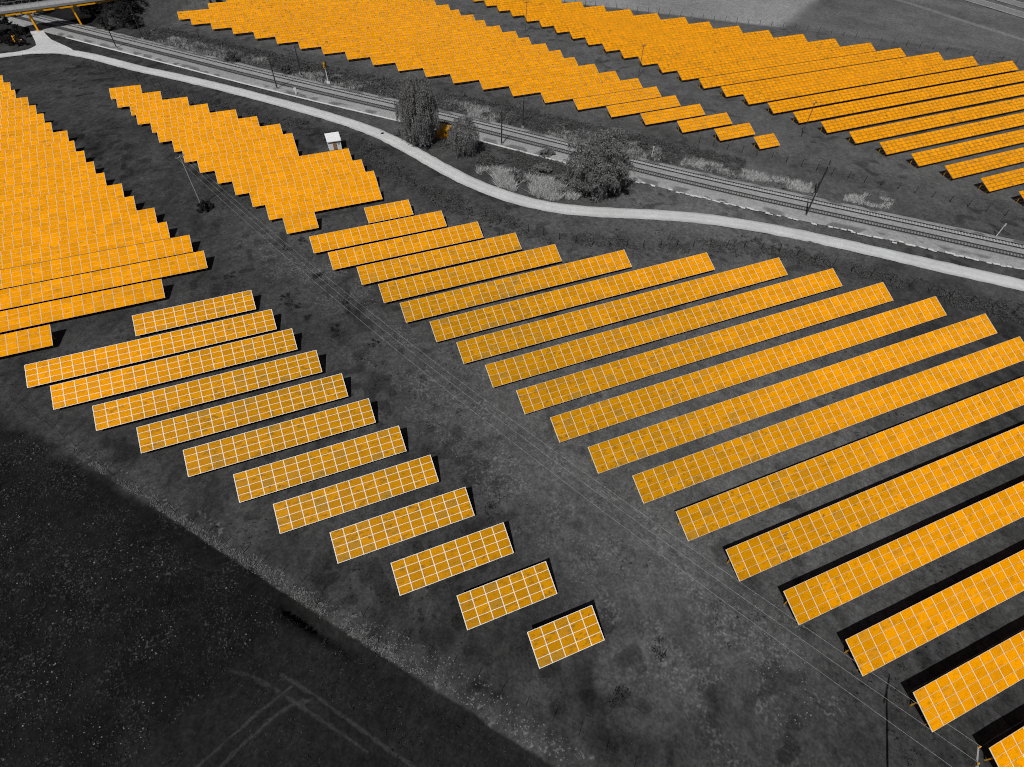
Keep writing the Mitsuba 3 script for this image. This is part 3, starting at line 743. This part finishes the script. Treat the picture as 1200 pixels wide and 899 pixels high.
# tall weeping tree between path and railway
rng = np.random.default_rng(3)
tb = np.array([34.0, 144.8])
tag('weeping_tree', 'tall narrow weeping tree between gravel path and railway, left of the amber hut', 'tree')
put('weeping_tree__trunk', trunk_mesh(tb, 13, 0.45, rng, 9, 4.0), 'bark')
N = 250
zz = rng.uniform(3.0, 16.3, N)
rad = 5.2 * np.sin(np.clip(zz / 16.6, 0, 1) * np.pi * 0.93) ** 0.55
a = rng.uniform(0, 2 * np.pi, N)
lump = 0.78 + 0.40 * meshkit.noise(np.c_[np.cos(a) * 2.2, np.sin(a) * 2.2, zz / 3.2], 8)
rr = rad * np.sqrt(rng.uniform(0.30, 1, N)) * lump
st = np.c_[tb[0] + np.cos(a) * rr, tb[1] + np.sin(a) * rr, zz]
ln = np.minimum(rng.uniform(2.2, 5.0, N), zz - 0.9)
st, ln, a = np.repeat(st, 5, axis=0) + rng.normal(0, 0.30, (5 * N, 3)), np.repeat(ln, 5) * rng.uniform(0.6, 1.1, 5 * N), np.repeat(a, 5)
put_leaves('weeping_tree__crown', [strands(st, ln, 0.13, 0.24, np.c_[np.cos(a), np.sin(a)] * 0.28, rng)], 'leaf_mid')
labels['weeping_tree__crown'] = {'kind': 'stuff'}

# its smaller neighbour
tb = np.array([42.4, 134.7])
tag('small_tree', 'smaller bushy tree just right of the amber hut beside the railway', 'tree')
put('small_tree__trunk', trunk_mesh(tb, 6.5, 0.25, rng, 7, 2.4), 'bark')
N = 520
zz = rng.uniform(1.6, 9.3, N)
rad = 3.7 * np.sin(np.clip(zz / 9.8, 0, 1) * np.pi * 0.95) ** 0.6
a = rng.uniform(0, 2 * np.pi, N)
rr = rad * np.sqrt(rng.uniform(0.15, 1, N)) * (0.75 + 0.45 * meshkit.noise(np.c_[np.cos(a) * 2, np.sin(a) * 2, zz / 2.2], 18))
st = np.c_[tb[0] + np.cos(a) * rr, tb[1] + np.sin(a) * rr, zz]
ln = np.minimum(rng.uniform(0.8, 2.2, N), zz - 0.3)
put_leaves('small_tree__crown', [strands(st, ln, 0.12, 0.20, np.c_[np.cos(a), np.sin(a)] * 0.45, rng), clump_leaves(st[::3], np.full(len(st[::3]), 0.7), 22, 0.2, rng, 0.6)], 'leaf_mid')
labels['small_tree__crown'] = {'kind': 'stuff'}

# the broad bushy willow in the bend of the path
tb = np.array([65.9, 106.0])
tag('willow_tree', 'broad bushy willow in the bend of the gravel path beside the railway', 'tree')
put('willow_tree__trunk', trunk_mesh(tb, 9, 0.5, rng, 11, 5.0), 'bark')
K = 290
cc = []
while len(cc) < K:
    q = rng.uniform(-1, 1, 3)
    if 0.25 < np.linalg.norm(q) < 1 and q[2] > -0.85: cc.append(q)
cc = np.array(cc)
cen = np.c_[tb[0] + cc[:, 0] * 6.6 + 0.8 * cc[:, 2], tb[1] + cc[:, 1] * 6.2, 7.2 + cc[:, 2] * 7.0 - 0.2 * np.abs(cc[:, 0])]
cen[:, 2] = np.maximum(cen[:, 2], 0.9)
cen += np.c_[rng.normal(0, 0.7, (K, 2)), rng.normal(0, 0.5, K)]
cen[:, 2] = np.maximum(cen[:, 2], 0.8)
radc = rng.uniform(0.7, 1.6, K)
sa2 = rng.uniform(0, 2 * np.pi, K * 5)
st = np.repeat(cen, 5, axis=0) + np.c_[np.cos(sa2), np.sin(sa2), 0.4 * np.ones(K * 5)] * np.repeat(radc, 5)[:, None] * rng.uniform(0.4, 1, (K * 5, 1))
ln = np.clip(np.minimum(rng.uniform(0.8, 2.6, len(st)), st[:, 2] - 0.4), 0.3, 9)
put_leaves('willow_tree__crown', [clump_leaves(cen, radc, 105, 0.25, rng, 0.5, 0.75), strands(st, ln, 0.14, 0.22, np.c_[np.cos(sa2), np.sin(sa2)] * 0.4, rng)], 'leaf_mid')
labels['willow_tree__crown'] = {'kind': 'stuff'}

def bush(name, x, y, r, h, label, mat, per=70, size=0.2, cat='shrub', dens=1.0):
    key = numbered(name)
    tag(key, label, cat)
    k = int(26 * dens * max(1, r / 1.6))
    q = rng.normal(size=(k, 3)); q = unit(q) * rng.uniform(0.3, 1, (k, 1)); q[:, 2] = np.abs(q[:, 2])
    cen = np.c_[x + q[:, 0] * r, y + q[:, 1] * r, 0.25 + q[:, 2] * h * 0.85]
    put(f'{key}__stem', join([tube([(x, y, -0.2), (x + a_ * 0.4 * r, y + b_ * 0.4 * r, h * 0.35), (x + a_ * 0.7 * r, y + b_ * 0.7 * r, h * 0.7)], [0.07, 0.05, 0.02], 5) for a_, b_ in ((1, 0), (-0.5, 0.8), (-0.5, -0.8), (0.2, 0.1))]), 'bark')
    put_leaves(f'{key}__foliage', [clump_leaves(cen, rng.uniform(0.3, 0.55, k) * max(1, r / 2.2), per, size, rng, 0.2, 0.9)], mat)
    labels[f'{key}__foliage'] = {'kind': 'stuff'}
bush('shrub', -20.3, 130.6, 1.9, 1.7, 'dark shrub at the foot of the pale power pole', 'weed_leaf')
bush('shrub', 60.0, 111.4, 2.9, 3.4, 'pale leafy shrub at the left foot of the broad willow', 'leaf_pale')
bush('shrub', 57.2, 118.8, 2.6, 3.0, 'pale feathery shrub behind the left side of the broad willow', 'leaf_pale')
bush('shrub', 62.4, 127.2, 2.2, 2.6, 'pale wispy shrub growing on the ballast edge left of the willow top', 'leaf_pale')
bush('shrub', 50.4, 118.5, 2.4, 1.9, 'low rounded dark shrub in the pale dry grass left of the willow', 'leaf_dark')
bush('shrub', 46.6, 128.5, 3.3, 1.9, 'wide low dark shrub between small bushy tree and railway mast', 'leaf_dark')
bush('shrub', 88.4, 121.5, 2.1, 2.2, 'round dark shrub beside the slim pale post across the tracks', 'leaf_dark')
bush('shrub', 84.0, 127.0, 2.0, 1.9, 'dark shrub across the tracks, left of the one beside the slim pale post', 'leaf_dark')
bush('shrub', 75.0, 139.0, 2.7, 2.0, 'spreading dark shrub across the tracks behind the broad willow', 'leaf_dark')
bush('shrub', -8.5, 222.5, 2.6, 3.2, 'dark shrub beyond the tracks below the top left of the back block', 'leaf_dark')
bush('shrub', 6.8, 206.8, 2.4, 2.6, 'dark shrub beyond the tracks, left of the mast beside the signal', 'leaf_dark')
bush('shrub', 13.8, 204.5, 2.0, 2.2, 'dark shrub beyond the tracks, just right of the mast beside the signal', 'leaf_dark')

def scatter_clumps(region, n, rlo, rhi, hlo, hhi, per, size, mat, key, label, cat, droop=0.1):
    """Masses of leafage on the ground: region(rng, n) gives points."""
    p = region(n)
    r = rng.uniform(rlo, rhi, len(p)); h = rng.uniform(hlo, hhi, len(p))
    m = max(3, int(per / 14))
    c = np.repeat(np.c_[p, 0.3 * h], m, axis=0)
    rr_, hh_ = np.repeat(r, m), np.repeat(h, m)
    o = rng.normal(size=(len(c), 3)) * 0.5
    c = c + o * np.c_[rr_, rr_, 0.55 * hh_]
    c[:, 2] = np.clip(c[:, 2], 0.15, None)
    put_leaves(key, [clump_leaves(c, 0.42 * rr_, 14, size, rng, droop, 0.8)], mat)
    stuff(key, label, cat)

def along_rail(s0, s1, o0, o1, n):
    i = np.array([np.argmin(np.abs(RAIL[:, 0] - s)) for s in (s0, s1)])
    t = rng.uniform(i[0], i[1], n)
    x, y = np.interp(t, np.arange(400), RAIL[:, 0]), np.interp(t, np.arange(400), RAIL[:, 1])
    nx, ny = np.interp(t, np.arange(400), RN[:, 0]), np.interp(t, np.arange(400), RN[:, 1])
    o = rng.uniform(o0, o1, n)
    return np.c_[x + nx * o, y + ny * o], t, o
def noisy(p, f, lo, seed):
    return meshkit.fbm(np.c_[p * f, 0 * p[:, 0]], 3, seed) > lo

def scrub_region(n):
    p, t, o = along_rail(-45, 96, 8.2, 19, n * 2)
    q = p[noisy(p, 0.12, 0.36, 4)]
    return q[:n]
scatter_clumps(scrub_region, 1900, 0.6, 1.5, 0.4, 1.5, 90, 0.17, 'leaf_dark', 'scrub', 'dark low scrub on the bank between the railway and the back block', 'scrub')
def pale_region(n):
    p, t, o = along_rail(-45, 104, 7.4, 15, n * 3)
    return p[noisy(p, 0.11, 0.53, 14)][:n]
scatter_clumps(pale_region, 800, 0.5, 1.2, 0.3, 1.0, 70, 0.16, 'leaf_pale', 'scrub_001', 'pale weeds and low growth along the far edge of the ballast', 'weeds')
def bramble_region(n):
    p, t, o = along_rail(38, 80, -13, -5.9, n * 3)
    return p[noisy(p, 0.16, 0.36, 24)][:n]
scatter_clumps(bramble_region, 620, 0.6, 1.2, 0.3, 0.8, 70, 0.16, 'leaf_dark', 'brambles', 'low dark brambles between the railway and the dry grass', 'brambles')
def poly_points(poly, n):
    P = Polygon(poly); x0, y0, x1, y1 = P.bounds
    from shapely import contains_xy
    out = np.zeros((0, 2))
    while len(out) < n:
        q = np.c_[rng.uniform(x0, x1, n), rng.uniform(y0, y1, n)]
        out = np.vstack([out, q[contains_xy(P, q[:, 0], q[:, 1])]])
    return out[:n]
WOOD = [(-58, 287), (-50.5, 266.5), (-38.7, 267.3), (-29, 281), (-25.6, 291.5), (-14.3, 295), (-13.5, 318), (-61, 340)]
THICKET = [(-81, 260.5), (-75.5, 258.5), (-72.3, 260), (-71.8, 264), (-74.5, 273.5), (-77, 282), (-88, 297), (-92, 268)]
def tree_mass(key, pts, hlo, hhi, label, mat='weed_leaf', per=420, size=0.33):
    parts, trunks = [], []
    for x, y in pts:
        h = rng.uniform(hlo, hhi); r = h * rng.uniform(0.28, 0.4)
        k = 26
        q = unit(rng.normal(size=(k, 3))) * rng.uniform(0.35, 1, (k, 1))
        cen = np.c_[x + q[:, 0] * r, y + q[:, 1] * r, h * 0.58 + q[:, 2] * h * 0.42]
        parts.append(clump_leaves(cen, rng.uniform(0.25, 0.42, k) * r, per // k, size, rng, 0.2))
        trunks.append(tube([(x, y, -0.3), (x, y, h * 0.6)], [0.25, 0.1], 6))
    put_leaves(key, parts, mat)
    stuff(key, label, 'trees')
    put(key + '__trunks', join(trunks), 'bark'); labels[key + '__trunks'] = {'kind': 'stuff'}
tree_mass('woodland', poly_points(WOOD, 85), 5, 10, 'dark woodland between the bridge and the top left of the back block', per=620)
tree_mass('woodland_001', poly_points(THICKET, 46), 1.5, 3.8, 'dark thicket at the left edge between bridge and pale path', per=380, size=0.25)
tree_mass('woodland_002', np.c_[rng.uniform(-100, -70, 40), rng.uniform(292, 330, 40)], 4, 9, 'dark trees behind the bridge at the top left corner', per=380)
tree_mass('woodland_003', np.c_[rng.uniform(322, 350, 50), rng.uniform(150, 260, 50)], 5, 10, 'dark trees beyond the road at the far right corner', per=300)

# tall dry grass
def blades(p, per, hlo, hhi, w, rng, lean=0.35):
    n = len(p) * per
    c = np.repeat(p, per, axis=0) + rng.normal(0, 0.16, (n, 2))
    h = rng.uniform(hlo, hhi, n)
    l = rng.normal(0, lean, (n, 2)) * h[:, None] + [0.15, 0.05]
    z0 = ground_z(c[:, 0], c[:, 1]) - 0.03
    a = rng.uniform(0, np.pi, n)
    s = np.c_[np.cos(a), np.sin(a)] * (w * rng.uniform(0.6, 1.4, n))[:, None]
    v = np.stack([np.c_[c - s, z0], np.c_[c + s, z0], np.c_[c + l, z0 + h]], 1).reshape(-1, 3)
    f = np.arange(n * 3).reshape(-1, 3)
    return v, f, np.repeat(np.c_[rng.random(n), np.zeros(n)], 3, axis=0)
p = poly_points([(42.5, 125), (47, 125), (52, 119), (60, 113), (61, 105), (56, 104.8), (50, 110), (44.5, 117)], 1500)
p = p[noisy(p, 0.34, 0.50, 5)]
v1 = blades(p, 8, 0.7, 1.7, 0.075, rng, 0.6)
p, t, o = along_rail(86, 125, 8.5, 13.5, 1500); p = p[noisy(p, 0.15, 0.46, 6)]
v2 = blades(p, 8, 0.4, 0.9, 0.05, rng)
p, t, o = along_rail(-45, 86, 7.4, 14, 5200); p = p[noisy(p, 0.09, 0.52, 7)]
v3 = blades(p, 8, 0.5, 1.1, 0.05, rng)
put_leaves('tall_grass', [v1, v2, v3], 'straw')
stuff('tall_grass', 'tall pale dry grass beside the path and along the railway', 'grass')

# short turf over all that is near
def turf_points(n):
    p = np.c_[rng.uniform(-60, 110, n), rng.uniform(-12, 150, n)]
    s = (p - S0) @ SN
    a = (p - S0) @ SA
    k = (s > 0) | (a > 22)
    d = np.hypot(p[:, 0], p[:, 1])
    k &= rng.random(n) < np.clip(1.15 - d / 190, 0.1, 1)
    inside = Polygon([(-46, 27), (54, -13), (118, 55), (60, 130), (-58, 150)])
    from shapely import contains_xy
    k &= contains_xy(inside, p[:, 0], p[:, 1])
    k &= np.min(np.hypot(p[:, None, 0] - PATH[None, ::2, 0], p[:, None, 1] - PATH[None, ::2, 1]), axis=1) > 2.6
    return p[k & noisy(p, 0.35, 0.42, 9)]
p = np.vstack([turf_points(30000) for _ in range(2)])
put_leaves('grass', [blades(p, 5, 0.05, 0.17, 0.03, rng, 0.6)], 'turf_blade')
stuff('grass', 'short dark grass between the solar tables', 'grass')
# weeds that stand higher
p = np.vstack([turf_points(9000) for _ in range(2)]); p = p[noisy(p, 0.09, 0.55, 12)]
put_leaves('weeds', [clump_leaves(np.c_[p, ground_z(p[:, 0], p[:, 1]) + 0.12], rng.uniform(0.15, 0.5, len(p)), 9, 0.09, rng, 0.1, 0.45)], 'weed_leaf')
stuff('weeds', 'dark patches of weeds on the ground between the tables', 'weeds')

# single dark weed patches in the lane
WEEDS = [(-5.6, 108.2), (-2.2, 110.5), (-1.2, 96.7), (-0.6, 96.9), (-7.1, 90.4), (-6.2, 88.8), (-8.0, 92.6), (2.9, 87.4), (2.8, 84.3), (-4.7, 85.4), (-0.9, 80.7), (-0.4, 79.3), (5.0, 74.5), (-16.8, 103.3), (-13.5, 86.8), (24.6, 11.9), (17.9, 9.5), (12.4, 36.0)]
cc_ = np.array(WEEDS)[np.arange(len(WEEDS))]; cc_ = np.repeat(cc_, 9, axis=0) + rng.normal(0, 0.55, (9 * len(WEEDS), 2))
put_leaves('weeds_002', [clump_leaves(np.c_[cc_, ground_z(cc_[:, 0], cc_[:, 1]) + 0.15], rng.uniform(0.3, 0.7, len(cc_)), 34, 0.09, rng, 0.1, 0.35)], 'weed_leaf')
stuff('weeds_002', 'small dark weed patches in the lane between the two near blocks', 'weeds')

# clods and stones on the ploughed field and the strip
def stones(p, lo, hi, mat, key, label, cat):
    base = trimesh.creation.icosphere(subdivisions=0)
    bv, bf = np.array(base.vertices), np.array(base.faces)
    n = len(p)
    sz = lo + (hi - lo) * rng.random(n) ** 2.5
    ang_ = rng.uniform(0, 2 * np.pi, n)
    v = bv[None] * rng.uniform(0.65, 1.35, (n, len(bv), 1)) * sz[:, None, None] * np.array([1, 1, 0.7])
    ca, sa = np.cos(ang_)[:, None], np.sin(ang_)[:, None]
    x = v[:, :, 0] * ca - v[:, :, 1] * sa; y = v[:, :, 0] * sa + v[:, :, 1] * ca
    z = v[:, :, 2] + (ground_z(p[:, 0], p[:, 1]) + 0.2 * sz)[:, None]
    put(key, (np.stack([x + p[:, :1], y + p[:, 1:], z], -1).reshape(-1, 3), (bf[None] + (np.arange(n) * len(bv))[:, None, None]).reshape(-1, 3)), mat)
    stuff(key, label, cat)
matte('clod_earth', 0.022, 0.95, two=False)
matte('stone_pale', 0.17, 0.9, two=False)
# rough growth along the fence by the path
pf = spline(PF, 300); pn = normals2(pf)
def fence_region(n):
    i = rng.integers(40, 299, n * 2); o = rng.normal(0.6, 1.5, n * 2)
    p = pf[i] + pn[i] * o[:, None] + rng.normal(0, 0.3, (n * 2, 2))
    return p[noisy(p, 0.2, 0.47, 33)][:n]
scatter_clumps(fence_region, 1300, 0.4, 0.9, 0.2, 0.55, 56, 0.14, 'leaf_dark', 'weeds_001', 'rough dark weeds along the fence between path and centre block', 'weeds')
p = poly_points([(-52, 78), (-15.8, 32), (-33, 21.5), (-70, 10), (-90, 60)], 26000)
stones(p, 0.03, 0.14, 'clod_earth', 'clods', 'dark clods of earth on the ploughed field', 'soil')
q = p[rng.random(len(p)) < 0.13]; q = q[noisy(q, 0.2, 0.5, 30)] + 0.3
p2 = poly_points([(-20, 41), (9, 6), (12, 6), (3, 19), (-12, 34), (-18, 41.5)], 900)
t_ = rng.uniform(-22, 42, 1500); o_ = np.abs(rng.normal(0, 0.5, 1500)) + 0.02
edge_p = S0 + SA * t_[:, None] + SN * o_[:, None]
edge_p = edge_p[noisy(edge_p, 0.6, 0.45, 50)]
put_leaves('tall_grass_001', [blades(edge_p, 5, 0.12, 0.4, 0.04, rng, 0.6)], 'leaf_pale')
stuff('tall_grass_001', 'pale grass tufts along the lower edge of the stony strip', 'grass')
p3 = poly_points([(-12, 118), (-2, 122), (28, 60), (44, 8), (34, -3), (24, 14), (16, 30), (4, 70)], 9000)
p3 = p3[noisy(p3, 0.16, 0.52, 51)]; p3 = p3[noisy(p3, 0.6, 0.48, 52)]
stones(np.vstack([q, p2, p3]), 0.03, 0.11, 'stone_pale', 'stones', 'scattered pale stones on the ploughed field and the strip', 'stones')
print('entries', len(scene), 'labels', len(labels))
